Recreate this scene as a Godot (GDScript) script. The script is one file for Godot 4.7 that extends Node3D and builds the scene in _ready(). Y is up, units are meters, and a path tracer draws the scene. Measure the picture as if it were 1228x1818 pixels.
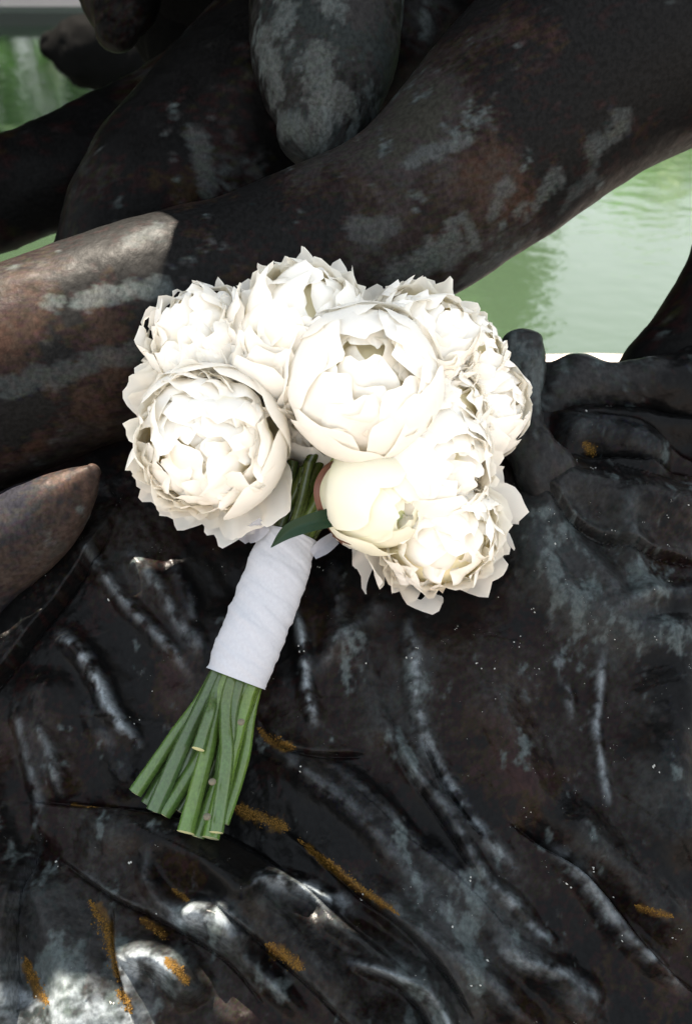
extends Node3D

# ------------------------------------------------------------------ viewpoint
const FOV := 54.0
const PITCH := 33.0
const EYE := Vector3(0, 1.4, 0)
var K := 2.0 * tan(deg_to_rad(FOV / 2.0)) / 1818.0
var RIGHT := Vector3(1, 0, 0)
var UP := Vector3(0, cos(deg_to_rad(PITCH)), -sin(deg_to_rad(PITCH)))
var BACK := Vector3(0, sin(deg_to_rad(PITCH)), cos(deg_to_rad(PITCH)))
var TO_SUN := Vector3.ZERO
var rng := RandomNumberGenerator.new()
var lump := FastNoiseLite.new()
var fine := FastNoiseLite.new()
var stain := FastNoiseLite.new()
var M := {}


# a point at a place of the picture plane and a distance in metres along the view axis
func at(u: float, v: float, d: float) -> Vector3:
	return EYE + RIGHT * ((u - 614.0) * K * d) + UP * ((909.0 - v) * K * d) - BACK * d


# distance of the sloping lap of cloth under a place of the picture plane
func lap(v: float) -> float:
	return 0.8195 / (1.0 + 0.000266 * (v - 909.0))


# ------------------------------------------------------------------ naming
func numbered(parent: Node, called: String) -> String:
	if not parent.has_node(called):
		return called
	var k := 1
	while parent.has_node("%s_%03d" % [called, k]):
		k += 1
	return "%s_%03d" % [called, k]


func thing(called: String, label: String, category: String, where: Vector3, group := "") -> Node3D:
	var o := Node3D.new()
	o.name = numbered(self, called)
	add_child(o)
	o.position = where
	o.set_meta("label", label)
	o.set_meta("category", category)
	if group:
		o.set_meta("group", group)
	return o


func place(called: String, mesh: Mesh, mat: Material, parent: Node3D) -> MeshInstance3D:
	var o := MeshInstance3D.new()
	o.name = numbered(parent, called)
	o.mesh = mesh
	o.material_override = mat
	parent.add_child(o, true)
	return o


func structure(called: String, mesh: Mesh, mat: Material) -> MeshInstance3D:
	var o := place(called, mesh, mat, self)
	o.set_meta("kind", "structure")
	return o


# ------------------------------------------------------------------ mesh helpers
# a sheet of nu x nv points; wrap joins the last column to the first
func sheet(pts: PackedVector3Array, nu: int, nv: int, wrap := false, colors := PackedColorArray(), outward := Vector3.INF) -> ArrayMesh:
	var nrm := PackedVector3Array()
	nrm.resize(pts.size())
	for i in nv:
		for j in nu:
			var jl := j - 1
			var jr := j + 1
			if wrap:
				jl = (j - 1 + nu) % nu
				jr = (j + 1) % nu
			else:
				jl = maxi(jl, 0)
				jr = mini(jr, nu - 1)
			var a := pts[i * nu + jr] - pts[i * nu + jl]
			var b := pts[mini(i + 1, nv - 1) * nu + j] - pts[maxi(i - 1, 0) * nu + j]
			var n := a.cross(b)
			nrm[i * nu + j] = n.normalized() if n.length_squared() > 1e-18 else Vector3.ZERO
	for j in nu:   # poles where a row collapses
		for i in [0, nv - 1]:
			if nrm[i * nu + j] == Vector3.ZERO:
				nrm[i * nu + j] = nrm[(1 if i == 0 else nv - 2) * nu + j]
	var flip := false
	if outward != Vector3.INF:
		var score := 0.0
		for i in range(0, pts.size(), 7):
			score += nrm[i].dot(pts[i] - outward)
		flip = score < 0.0
	if flip:
		for i in nrm.size():
			nrm[i] = -nrm[i]
	var idx := PackedInt32Array()
	var cols := nu if wrap else nu - 1
	idx.resize(cols * (nv - 1) * 6)
	var c := 0
	for i in nv - 1:
		for j in cols:
			var p := i * nu + j
			var q := i * nu + (j + 1) % nu
			var r := p + nu
			var s := q + nu
			if flip:
				idx[c] = p; idx[c + 1] = q; idx[c + 2] = r; idx[c + 3] = q; idx[c + 4] = s; idx[c + 5] = r
			else:
				idx[c] = p; idx[c + 1] = r; idx[c + 2] = q; idx[c + 3] = q; idx[c + 4] = r; idx[c + 5] = s
			c += 6
	var arr := []
	arr.resize(Mesh.ARRAY_MAX)
	arr[Mesh.ARRAY_VERTEX] = pts
	arr[Mesh.ARRAY_NORMAL] = nrm
	if colors.size():
		arr[Mesh.ARRAY_COLOR] = colors
	arr[Mesh.ARRAY_INDEX] = idx
	var m := ArrayMesh.new()
	m.add_surface_from_arrays(Mesh.PRIMITIVE_TRIANGLES, arr)
	return m


func join(list: Array) -> ArrayMesh:
	var st := SurfaceTool.new()
	st.begin(Mesh.PRIMITIVE_TRIANGLES)
	for m in list:
		st.append_from(m, 0, Transform3D())
	return st.commit()


func spline(p: Array, t: float) -> Variant:
	var n := p.size() - 1
	var i := clampi(int(t * n), 0, n - 1)
	var f := t * n - i
	var a = p[maxi(i - 1, 0)]
	var b = p[i]
	var c = p[i + 1]
	var d = p[mini(i + 2, n)]
	return 0.5 * ((2.0 * b) + (c - a) * f + (2.0 * a - 5.0 * b + 4.0 * c - d) * f * f + (3.0 * b - a - 3.0 * c + d) * f * f * f)


# a swept body: control rows are [u, v, distance, radius in picture units, depth / width]
func limb(rows: Array, rings: int, seg: int, origin: Vector3, bump := 0.0022, patina := 1.0, green := 0.0) -> ArrayMesh:
	var ps := []
	var rs := []
	var fs := []
	for r in rows:
		ps.append(at(r[0], r[1], r[2]))
		rs.append(r[3] * K * r[2])
		fs.append(r[4] if r.size() > 4 else 1.0)
	return sweep(ps, rs, fs, rings, seg, origin, bump, patina, green)


func sweep(ps: Array, rs: Array, fs: Array, rings: int, seg: int, origin: Vector3, bump: float, patina: float, green := 0.0) -> ArrayMesh:
	var pts := PackedVector3Array()
	var col := PackedColorArray()
	var centre := Vector3.ZERO
	var cap := 8
	var total := rings + 2 * cap
	for i in total + 1:
		var t := clampf(float(i - cap) / rings, 0.0, 1.0)
		var c: Vector3 = spline(ps, t)
		var tan_: Vector3 = (spline(ps, minf(t + 0.01, 1.0)) - spline(ps, maxf(t - 0.01, 0.0))).normalized()
		var r: float = spline(rs, t)
		var f: float = spline(fs, t)
		var side := tan_.cross(BACK).normalized()
		var out := side.cross(tan_).normalized()
		var shrink := 1.0
		var push := 0.0
		if i < cap:
			var a := float(i) / cap * PI / 2
			shrink = sin(a); push = -cos(a)
		elif i > rings + cap:
			var a := float(total - i) / cap * PI / 2
			shrink = sin(a); push = cos(a)
		c += tan_ * push * r * 0.8
		centre += c / (total + 1)
		for j in seg:
			var a := TAU * j / seg
			var d := side * cos(a) + out * sin(a) * f
			var p := c + d * r * shrink
			if bump > 0.0:
				var nn := d.normalized()
				p += nn * (n3(p * 9.0) * bump * 3.0 + n3(p * 34.0) * bump * 0.6) * shrink
			pts.append(p - origin)
			if patina > 0.0:
				var tint := patina_at(p, 0.0, green, patina)
				if stains.size():
					tint = tint.lerp(Color(0.064, 0.074, 0.072), 0.75 * stained(p))
				col.append(tint)
	return sheet(pts, seg, total + 1, true, col, centre - origin)


func n3(p: Vector3) -> float:
	return lump.get_noise_3dv(p * 100.0)


func sm(a: float, b: float, x: float) -> float:
	return smoothstep(a, b, x)


# old stains on the metal: two ends, reach, strength
var stains := []


func stain_rows(rows: Array) -> void:
	for q in rows:
		stains.append([at(q[0], q[1], q[4]), at(q[2], q[3], q[4]), q[5] * K * q[4], q[6]])


func stained(p: Vector3) -> float:
	var sum := 0.0
	for q in stains:
		var a: Vector3 = q[0]
		var ab: Vector3 = q[1] - a
		var t := clampf((p - a).dot(ab) / ab.length_squared(), 0.0, 1.0)
		var away := p - (a + ab * t)
		var d: float = (away - BACK * BACK.dot(away) * 0.75).length() / q[2]
		if d < 2.0:
			d += 0.8 * stain.get_noise_3d(p.x * 45.0, p.y * 45.0, p.z * 45.0) + 0.5 * stain.get_noise_3d(p.x * 170.0, p.y * 120.0, p.z * 170.0)
			sum = maxf(sum, q[3] * (1.0 - sm(0.65, 1.15, d)))
	return sum


# the metal's own colour: brown-black bronze with grey-green bloom and rusty blushes; white and green also paint some light
func patina_at(p: Vector3, white := 0.0, green := 0.0, tone := 1.0) -> Color:
	var a := stain.get_noise_3d(p.x * 5.0, p.y * 5.0, p.z * 5.0)
	var b := stain.get_noise_3d(p.x * 34.0 + 31.0, p.y * 9.0 + p.x * 5.0, p.z * 20.0)
	var c := stain.get_noise_3d(p.x * 120.0, p.y * 80.0 + 7.0, p.z * 120.0)
	var o := Vector3(0.0045, 0.0045, 0.0048).lerp(Vector3(0.0110, 0.0074, 0.0058), sm(-0.3, 0.35, a + 0.35 * c))
	o = o.lerp(Vector3(0.021, 0.0122, 0.0088), 0.6 * sm(0.1, 0.55, stain.get_noise_3d(p.x * 9.0 + 90.0, p.y * 9.0, p.z * 9.0) + 0.25 * c))
	o *= tone
	# thin veils of grey-green, denser where water has run
	o = o.lerp(Vector3(0.027, 0.033, 0.034), 0.5 * sm(0.0, 0.5, a + 0.3 * c + green * 0.5))
	o = o.lerp(Vector3(0.060, 0.073, 0.073), 0.8 * sm(0.34 - green * 0.35, 0.62 - green * 0.35, b * 0.85 + 0.3 * a + 0.3 * c))
	o = o.lerp(Vector3(0.24, 0.27, 0.29), clampf(white, 0.0, 1.0))
	return Color(o.x, o.y, o.z)


# ------------------------------------------------------------------ materials
func grain(freq: float, lo: float, hi: float, seed_: int, size := 512, hard := false) -> ImageTexture:
	var n := FastNoiseLite.new()
	n.seed = seed_
	n.noise_type = FastNoiseLite.TYPE_SIMPLEX_SMOOTH
	n.frequency = freq
	n.fractal_octaves = 5
	n.fractal_gain = 0.6
	var im := n.get_seamless_image(size, size)
	im.convert(Image.FORMAT_RGB8)
	for y in size:
		for x in size:
			var g := im.get_pixel(x, y).r
			if hard:
				g = smoothstep(0.28, 0.66, g)
			var l := lerpf(lo, hi, g)
			im.set_pixel(x, y, Color(l, l, l))
	im.generate_mipmaps()
	return ImageTexture.create_from_image(im)


func bumps(freq: float, strength: float, seed_: int, size := 512) -> ImageTexture:
	var n := FastNoiseLite.new()
	n.seed = seed_
	n.noise_type = FastNoiseLite.TYPE_SIMPLEX_SMOOTH
	n.frequency = freq
	n.fractal_octaves = 5
	n.fractal_gain = 0.55
	var im := n.get_seamless_image(size, size)
	im.convert(Image.FORMAT_RGBA8)
	im.bump_map_to_normal_map(strength)
	return ImageTexture.create_from_image(im)


func lin(r: float, g: float, b: float) -> Color:
	return Color(r, g, b).linear_to_srgb()


func flat(c: Color, rough: float, spec := 0.5) -> StandardMaterial3D:
	var m := StandardMaterial3D.new()
	m.albedo_color = c
	m.roughness = rough
	m.metallic_specular = spec
	return m


func make_materials() -> void:
	var b := StandardMaterial3D.new()
	b.vertex_color_use_as_albedo = true
	b.albedo_texture = grain(0.03, 0.76, 1.0, 5, 1024, true)
	b.roughness = 0.62
	b.roughness_texture = grain(0.03, 0.55, 1.0, 9)
	b.metallic_specular = 0.12
	b.normal_enabled = true
	b.normal_texture = bumps(0.035, 5.0, 3)
	b.normal_scale = 0.2
	b.uv1_triplanar = true
	b.uv1_world_triplanar = true
	b.uv1_scale = Vector3.ONE * 6.0
	b.cull_mode = BaseMaterial3D.CULL_DISABLED
	M.bronze = b
	var bp: StandardMaterial3D = b.duplicate()
	bp.vertex_color_use_as_albedo = false
	bp.albedo_color = lin(0.012, 0.009, 0.008)
	M.bronze_plain = bp
	var bg: StandardMaterial3D = b.duplicate()
	bg.roughness = 0.43
	bg.metallic_specular = 0.19
	bg.normal_scale = 0.22
	M.bronze_worn = bg
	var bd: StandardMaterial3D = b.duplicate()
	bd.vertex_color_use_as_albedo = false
	bd.albedo_color = lin(0.004, 0.004, 0.004)  # near-black copy of the bronze, with shade put into its colour
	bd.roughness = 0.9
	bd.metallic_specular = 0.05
	M.bronze_shaded = bd

	var p := StandardMaterial3D.new()
	p.vertex_color_use_as_albedo = true
	p.roughness = 0.55
	p.metallic_specular = 0.25
	p.cull_mode = BaseMaterial3D.CULL_DISABLED
	p.backlight_enabled = true
	p.backlight = Color(0.9, 0.885, 0.845)
	M.petal = p

	var s := StandardMaterial3D.new()
	s.vertex_color_use_as_albedo = true
	s.roughness = 0.24
	s.metallic_specular = 0.5
	s.albedo_texture = grain(0.04, 0.7, 1.0, 14, 256)
	s.uv1_triplanar = true
	s.uv1_scale = Vector3.ONE * 30.0
	M.stem = s
	M.cut = flat(lin(0.42, 0.42, 0.22), 0.8)
	M.node = flat(lin(0.10, 0.09, 0.06), 0.8)
	var leaf := flat(lin(0.008, 0.024, 0.010), 0.42, 0.3)
	leaf.cull_mode = BaseMaterial3D.CULL_DISABLED
	M.leaf = leaf
	var sep := flat(lin(0.09, 0.03, 0.014), 0.5)
	sep.cull_mode = BaseMaterial3D.CULL_DISABLED
	M.sepal = sep
	var sep2 := flat(lin(0.16, 0.21, 0.05), 0.5)
	sep2.cull_mode = BaseMaterial3D.CULL_DISABLED
	M.sepal_green = sep2

	var w := StandardMaterial3D.new()
	w.albedo_color = lin(0.39, 0.395, 0.42)
	w.albedo_texture = grain(0.03, 0.93, 1.0, 21, 256)
	w.roughness = 0.85
	w.normal_enabled = true
	w.normal_texture = bumps(0.12, 3.0, 8, 256)
	w.normal_scale = 0.35
	w.uv1_triplanar = true
	w.uv1_scale = Vector3.ONE * 40.0
	w.cull_mode = BaseMaterial3D.CULL_DISABLED
	M.wrap = w
	var sheer := w.duplicate()
	sheer.transparency = BaseMaterial3D.TRANSPARENCY_ALPHA
	sheer.albedo_color = Color(lin(0.40, 0.41, 0.46), 0.55)
	M.sheer = sheer

	M.lichen = flat(lin(0.085, 0.046, 0.010), 0.95, 0.2)
	M.speck = flat(lin(0.27, 0.27, 0.25), 0.9, 0.2)

	var wa := StandardMaterial3D.new()
	wa.albedo_color = lin(0.019, 0.031, 0.018)
	wa.roughness = 0.06
	wa.metallic_specular = 0.5
	wa.normal_enabled = true
	wa.normal_texture = bumps(0.012, 7.0, 41, 1024)
	wa.normal_scale = 0.14
	M.water = wa

	var st := StandardMaterial3D.new()
	st.albedo_color = lin(0.40, 0.34, 0.32)
	st.albedo_texture = grain(0.05, 0.7, 1.0, 55)
	st.uv1_triplanar = true
	st.uv1_world_triplanar = true
	st.uv1_scale = Vector3.ONE * 2.0
	st.roughness = 0.85
	M.stone = st
	var ea := st.duplicate()
	ea.albedo_color = lin(0.06, 0.075, 0.03)
	M.grass = ea
	var bed := st.duplicate()
	bed.albedo_color = lin(0.05, 0.06, 0.04)
	M.bed = bed
	var shaded_stone := st.duplicate()
	shaded_stone.albedo_color = lin(0.020, 0.026, 0.018)  # darkened stone, the shade of the kerb front put into the colour
	M.shaded_stone = shaded_stone
	var bark := st.duplicate()
	bark.albedo_color = lin(0.07, 0.055, 0.04)
	M.bark = bark
	var lf := flat(lin(0.07, 0.12, 0.022), 0.6)
	lf.cull_mode = BaseMaterial3D.CULL_DISABLED
	lf.backlight_enabled = true
	lf.backlight = Color(0.35, 0.6, 0.1)
	M.foliage = lf


# ------------------------------------------------------------------ setting
func slab(size: Vector3, centre: Vector3) -> ArrayMesh:
	var b := BoxMesh.new()
	b.size = size
	var st := SurfaceTool.new()
	st.begin(Mesh.PRIMITIVE_TRIANGLES)
	st.append_from(b, 0, Transform3D(Basis(), centre))
	return st.commit()


func make_setting() -> void:
	structure("ground", slab(Vector3(600, 0.2, 600), Vector3(0, -0.7, 0)), M.bed)
	var w := ArrayMesh.new()
	var arr := []
	arr.resize(Mesh.ARRAY_MAX)
	arr[Mesh.ARRAY_VERTEX] = PackedVector3Array([Vector3(-40, 0, -11.2), Vector3(40, 0, -11.2), Vector3(40, 0, 1.2), Vector3(-40, 0, 1.2)])
	arr[Mesh.ARRAY_NORMAL] = PackedVector3Array([Vector3.UP, Vector3.UP, Vector3.UP, Vector3.UP])
	arr[Mesh.ARRAY_TANGENT] = PackedFloat32Array([1, 0, 0, 1, 1, 0, 0, 1, 1, 0, 0, 1, 1, 0, 0, 1])
	arr[Mesh.ARRAY_TEX_UV] = PackedVector2Array([Vector2(0, 0), Vector2(26, 0), Vector2(26, 7), Vector2(0, 7)])
	arr[Mesh.ARRAY_INDEX] = PackedInt32Array([0, 1, 2, 0, 2, 3])
	w.add_surface_from_arrays(Mesh.PRIMITIVE_TRIANGLES, arr)
	structure("pond_water", w, M.water)
	structure("far_bank", slab(Vector3(300, 0.6, 120), Vector3(0, -0.22, -73.2)), M.grass)
	structure("pavement", slab(Vector3(120, 0.6, 60), Vector3(0, -0.2, 31.4)), M.stone)
	structure("far_path", slab(Vector3(120, 0.6, 1.6), Vector3(0, -0.196, -12.4)), M.stone)
	var k := place("kerb", slab(Vector3(80, 0.62, 0.5), Vector3(0, -0.19, -11.35)), M.shaded_stone, self)
	k.set_meta("label", "stone kerb with its shade painted in as dark colour, along the far side of the green pond")
	k.set_meta("category", "kerb")
	var lens := CylinderMesh.new()
	var ped := thing("pedestal", "pale pinkish stone pedestal edge just behind the bronze cloth, beside the water", "pedestal", Vector3(0.5, -0.5, -1.02))
	lens.top_radius = 0.885
	lens.bottom_radius = 0.93
	lens.height = 1.05
	lens.radial_segments = 48
	var blk := place("block", lens, M.stone, ped)
	blk.position = Vector3(0, 0.525, 0)
	hedge("tall dense green hedge behind the far kerb, to the left", -26.0, 1.0, -14.8, 3.6)
	wood(-50.0, 2.0, -25.0, 14.0)
	wood(2.0, 50.0, -25.0, 4.6)
	hedge("low green hedge behind the far kerb, to the right", 1.2, 22.0, -15.4, 1.8)
	for q in [[-22.0, -18.0, 19.0, 0.30], [-15.5, -17.2, 21.0, 0.30], [-10.6, -15.6, 20.0, 0.30], [-7.4, -15.2, 17.0, 0.30], [-4.0, -15.8, 10.0, 0.34], [-1.2, -17.0, 8.0, 0.34], [2.55, -18.0, 8.5, 0.14], [5.6, -19.0, 4.0, 0.5], [8.6, -18.0, 4.6, 0.5], [12.0, -18.0, 5.2, 0.5], [16.0, -18.5, 6.0, 0.5]]:
		tree(Vector3(q[0], 0.05, q[1]), q[2], q[3])


func wood(x0: float, x1: float, z: float, h: float) -> void:
	var st := SurfaceTool.new()
	st.begin(Mesh.PRIMITIVE_TRIANGLES)
	for k in int((x1 - x0) * h * 14.0):
		var p := Vector3(rng.randf_range(x0, x1), 0, z + rng.randf_range(-2.0, 2.0))
		p.y = h * rng.randf() * (0.8 + 0.5 * lump.get_noise_2d(p.x * 25.0, z))
		var a := Vector3(rng.randfn(), rng.randfn(), rng.randfn()).normalized()
		var b := a.cross(Vector3(rng.randfn(), rng.randfn(), rng.randfn())).normalized()
		var s := rng.randf_range(0.25, 0.5)
		st.set_normal(a.cross(b))
		st.add_vertex(p - a * s)
		st.add_vertex(p + b * s * 0.7)
		st.add_vertex(p + a * s)
	var o := place("far_wood", st.commit(), M.foliage, self)
	o.set_meta("kind", "stuff")
	o.set_meta("label", "far-off green wood behind the pond's %s bank" % ("left" if x0 < 0.0 else "right"))
	o.set_meta("category", "wood")


func hedge(label: String, x0: float, x1: float, z: float, h: float) -> void:
	var t := thing("hedge", label, "hedge", Vector3(x0, 0.05, z))
	var st := SurfaceTool.new()
	st.begin(Mesh.PRIMITIVE_TRIANGLES)
	for k in int((x1 - x0) * 260.0):
		var p := Vector3(rng.randf() * (x1 - x0), 0, rng.randf_range(-0.9, 0.9))
		p.y = h * pow(rng.randf(), 0.8) * (0.85 + 0.4 * lump.get_noise_2d(p.x * 60.0, z))
		var a := Vector3(rng.randfn(), rng.randfn(), rng.randfn()).normalized()
		var b := a.cross(Vector3(rng.randfn(), rng.randfn(), rng.randfn())).normalized()
		var s := rng.randf_range(0.10, 0.2)
		st.set_normal(a.cross(b))
		st.add_vertex(p - a * s)
		st.add_vertex(p + b * s * 0.6)
		st.add_vertex(p + a * s)
	place("foliage", st.commit(), M.foliage, t)


func tree(foot: Vector3, h: float, wide: float) -> void:
	var t := thing("pond_tree", "leafy green tree on the far bank of the pond", "tree", foot, "trees on the far bank")
	var tr := sweep([Vector3.ZERO, Vector3(0.1, h * 0.35, 0), Vector3(-0.1, h * 0.75, 0.1)], [0.2, 0.15, 0.05], [1.0, 1.0, 1.0], 10, 10, Vector3.ZERO, 0.0, 0.0)
	place("trunk", tr, M.bark, t)
	var st := SurfaceTool.new()
	st.begin(Mesh.PRIMITIVE_TRIANGLES)
	for k in 2600:
		var d := Vector3(rng.randfn(), rng.randfn(), rng.randfn()).normalized() * pow(rng.randf(), 0.4)
		var p := Vector3(d.x * h * wide, h * 0.52 + d.y * h * 0.48, d.z * h * wide * 0.9)
		if n3((p + foot) * 0.5) < -0.12:
			continue
		var a := Vector3(rng.randfn(), rng.randfn(), rng.randfn()).normalized()
		var b := a.cross(Vector3(rng.randfn(), rng.randfn(), rng.randfn())).normalized()
		var s := rng.randf_range(0.2, 0.36) * maxf(1.0, h / 10.0)
		st.set_normal(a.cross(b))
		st.add_vertex(p - a * s)
		st.add_vertex(p + b * s * 0.6)
		st.add_vertex(p + a * s)
		st.add_vertex(p - a * s)
		st.add_vertex(p + a * s)
		st.add_vertex(p - b * s * 0.6)
	place("crown", st.commit(), M.foliage, t)


# ------------------------------------------------------------------ the bronze
var gu := 0
var gv := 0
const U0 := -260.0
const V0 := 640.0
const U1 := 1500.0
const V1 := 2240.0
const STEP := 2.7
var hh := PackedFloat32Array()
var ww := PackedFloat32Array()
var gg := PackedFloat32Array()
var oo := PackedFloat32Array()


# kind 0: rounded ridge, 1: overlapping edge (raised on the side to the left of the stroke as drawn)
func stroke(kind: int, path: Array, width: float, amp: float, white := 0.0, green := 0.0) -> void:
	var lo := Vector2(1e9, 1e9)
	var hi := -lo
	var total := 0.0
	var pp := PackedVector2Array()
	var raw := []
	for q in path:
		raw.append(Vector2(q[0], q[1]))
	var n := (raw.size() - 1) * 4
	for i in n + 1:
		pp.append(spline(raw, float(i) / n))
	for i in pp.size():
		lo = lo.min(pp[i])
		hi = hi.max(pp[i])
		if i:
			total += pp[i].distance_to(pp[i - 1])
	var reach := width * 2.6
	var i0 := clampi(int((lo.x - reach - U0) / STEP), 0, gu - 1)
	var i1 := clampi(int((hi.x + reach - U0) / STEP), 0, gu - 1)
	var j0 := clampi(int((lo.y - reach - V0) / STEP), 0, gv - 1)
	var j1 := clampi(int((hi.y + reach - V0) / STEP), 0, gv - 1)
	for j in range(j0, j1 + 1):
		for i in range(i0, i1 + 1):
			var q := Vector2(U0 + i * STEP, V0 + j * STEP)
			var best := 1e9
			var side := 1.0
			var run := 0.0
			var along := 0.0
			for k in pp.size() - 1:
				var a := pp[k]
				var ab := pp[k + 1] - a
				var l2 := ab.length_squared()
				var t := clampf((q - a).dot(ab) / l2, 0.0, 1.0)
				var d := q.distance_squared_to(a + ab * t)
				if d < best:
					best = d
					side = signf(ab.cross(q - a))
					along = run + sqrt(l2) * t
				run += sqrt(l2)
			best = sqrt(best)
			if best > reach:
				continue
			var f := along / total
			var taper := sm(0.0, 0.22, f) * sm(1.0, 0.78, f)
			var at_ := j * gu + i
			if kind == 2:
				oo[at_] = maxf(oo[at_], amp * exp(-pow(best / width, 2.0)) * sm(0.0, 0.12, f) * sm(1.0, 0.88, f))
			elif kind == 0:
				var e := exp(-pow(best / width, 2.0))
				hh[at_] += 1.7 * amp * e * taper
				ww[at_] += white * exp(-pow(best / (width * 0.5), 2.0)) * taper
				gg[at_] += green * e * taper
			else:
				var s := -side * best   # positive on the raised side
				var up := sm(-2.5, 2.5, s) * exp(-maxf(s, 0.0) / width)
				hh[at_] += (1.8 * amp * up - 0.0042 * exp(-pow(best / 3.8, 2.0))) * taper
				ww[at_] += white * exp(-pow((s - 5.0) / 7.0, 2.0)) * taper
				gg[at_] += green * exp(-pow(best / width, 2.0)) * taper


const LICHEN := [[[458, 1292], [490, 1325], [526, 1334], 9, 260], [[412, 1428], [460, 1448], [512, 1470], 13, 520], [[530, 1490], [600, 1550], [705, 1628], 7, 600], [[310, 1580], [325, 1592], [345, 1605], 6, 120], [[160, 1600], [195, 1650], [218, 1745], 12, 520], [[478, 1680], [510, 1700], [540, 1722], 13, 320], [[308, 1705], [325, 1722], [344, 1748], 9, 320], [[52, 1700], [75, 1760], [100, 1782], 13, 280], [[214, 1758], [232, 1775], [238, 1798], 10, 240], [[1125, 1608], [1150, 1620], [1185, 1630], 6, 140], [[1030, 795], [1040, 802], [1056, 806], 7, 120], [[120, 1424], [150, 1430], [175, 1432], 4, 60], [[250, 1630], [280, 1650], [300, 1670], 9, 100]]


func make_drapery(o: Vector3) -> ArrayMesh:
	gu = int((U1 - U0) / STEP) + 1
	gv = int((V1 - V0) / STEP) + 1
	hh.resize(gu * gv)
	ww.resize(gu * gv)
	gg.resize(gu * gv)
	oo.resize(gu * gv)
	# ridges of the cloth, with painted sun patches among them
	stroke(0, [[95, 1115], [160, 1180], [205, 1270], [260, 1345]], 20, 0.0075, 0.45)
	stroke(0, [[140, 960], [200, 1040], [240, 1090], [300, 1150], [350, 1215]], 17, 0.005, 0.22)
	stroke(0, [[215, 970], [270, 1030], [320, 1110], [370, 1190]], 20, 0.0055, 0.18)
	stroke(0, [[300, 990], [335, 1060], [350, 1120], [372, 1180]], 15, 0.003, 0.1)
	stroke(0, [[515, 1060], [538, 1150], [545, 1230], [565, 1310]], 15, 0.006, 0.5)
	stroke(0, [[720, 1070], [735, 1200], [742, 1290], [790, 1390], [850, 1480], [940, 1580]], 22, 0.0065, 0.28, 0.4)
	stroke(0, [[680, 1270], [730, 1370], [800, 1460], [860, 1560], [980, 1660]], 18, 0.0075, 0.12, 0.3)
	stroke(0, [[590, 980], [602, 1100], [575, 1190]], 24, 0.004, 0.06, 0.3)
	stroke(0, [[700, 1050], [610, 1140], [550, 1210]], 22, 0.0045, 0.06, 0.3)
	stroke(0, [[985, 1150], [1000, 1210], [1020, 1290]], 14, 0.003, 0.2)
	stroke(0, [[1068, 1140], [1062, 1220], [1058, 1310], [1085, 1450]], 14, 0.0035, 0.3)
	stroke(0, [[915, 850], [950, 1000], [1030, 1085], [1150, 1130], [1300, 1145]], 42, 0.013, 0.02, 1.0)
	stroke(0, [[935, 860], [1000, 960], [1070, 1040], [1100, 1110]], 30, 0.010, 0.03, 0.4)
	stroke(0, [[1085, 880], [1110, 960], [1140, 1050], [1150, 1110]], 28, 0.009, 0.05, 0.5)
	stroke(0, [[1300, 1050], [1180, 1060], [1120, 1075], [1070, 1110]], 22, 0.006, 0.05, 0.5)
	stroke(0, [[930, 820], [1010, 870], [1120, 890], [1300, 930]], 40, 0.014, 0.0, 0.2)
	stroke(0, [[970, 760], [1040, 770], [1120, 790], [1200, 830]], 34, 0.013, 0.03, 0.7)
	stroke(0, [[1000, 725], [1100, 738], [1300, 770]], 20, 0.008, 0.0, 0.1)
	stroke(0, [[1180, 1140], [1200, 1250], [1190, 1400], [1230, 1560]], 60, 0.012, 0.0, 0.6)
	stroke(0, [[840, 1080], [830, 1200], [870, 1340], [960, 1480]], 80, 0.008, 0.0, -0.4)
	stroke(0, [[450, 1290], [540, 1370], [640, 1450], [760, 1590], [860, 1700]], 26, 0.008, 0.08, 0.4)
	stroke(0, [[560, 1340], [640, 1400], [720, 1480], [820, 1600]], 20, 0.005, 0.06, 0.3)
	stroke(0, [[285, 1485], [262, 1540], [290, 1600], [370, 1650], [460, 1720], [560, 1830]], 18, 0.008, 0.10, 0.2)
	stroke(0, [[310, 1490], [360, 1540], [440, 1590], [540, 1680], [640, 1800]], 40, 0.012, 0.0, 0.1)
	stroke(0, [[600, 1700], [720, 1742], [780, 1790], [810, 1880]], 13, 0.008, 0.3)
	stroke(0, [[960, 1480], [1050, 1590], [1130, 1680], [1230, 1770]], 22, 0.008, 0.25, 0.2)
	stroke(0, [[850, 1660], [920, 1710], [1000, 1730], [1080, 1800]], 22, 0.006, 0.2)
	stroke(0, [[860, 1560], [930, 1640], [1010, 1690]], 15, 0.004, 0.25)
	stroke(0, [[440, 1610], [480, 1562], [540, 1575], [610, 1615]], 14, 0.010, 0.15)
	stroke(0, [[325, 1630], [360, 1618], [400, 1635], [450, 1690]], 22, 0.014, 0.1)
	stroke(0, [[235, 1730], [262, 1700], [310, 1715], [360, 1790]], 30, 0.018, 0.1)
	stroke(0, [[60, 1500], [80, 1600], [130, 1720], [150, 1900]], 55, 0.016, 0.0, 0.5)
	stroke(0, [[20, 1230], [50, 1330], [75, 1440], [60, 1500]], 16, 0.004, 0.15)
	stroke(0, [[70, 1280], [100, 1350], [110, 1420]], 14, 0.003, 0.12)
	stroke(0, [[150, 1240], [210, 1350], [230, 1420]], 26, 0.004, 0.05)
	stroke(0, [[-60, 1300], [-20, 1500], [0, 1700], [-10, 1900]], 50, 0.02, 0.0)
	stroke(0, [[600, 1800], [720, 1860], [850, 1990]], 40, 0.012, 0.0)
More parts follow.
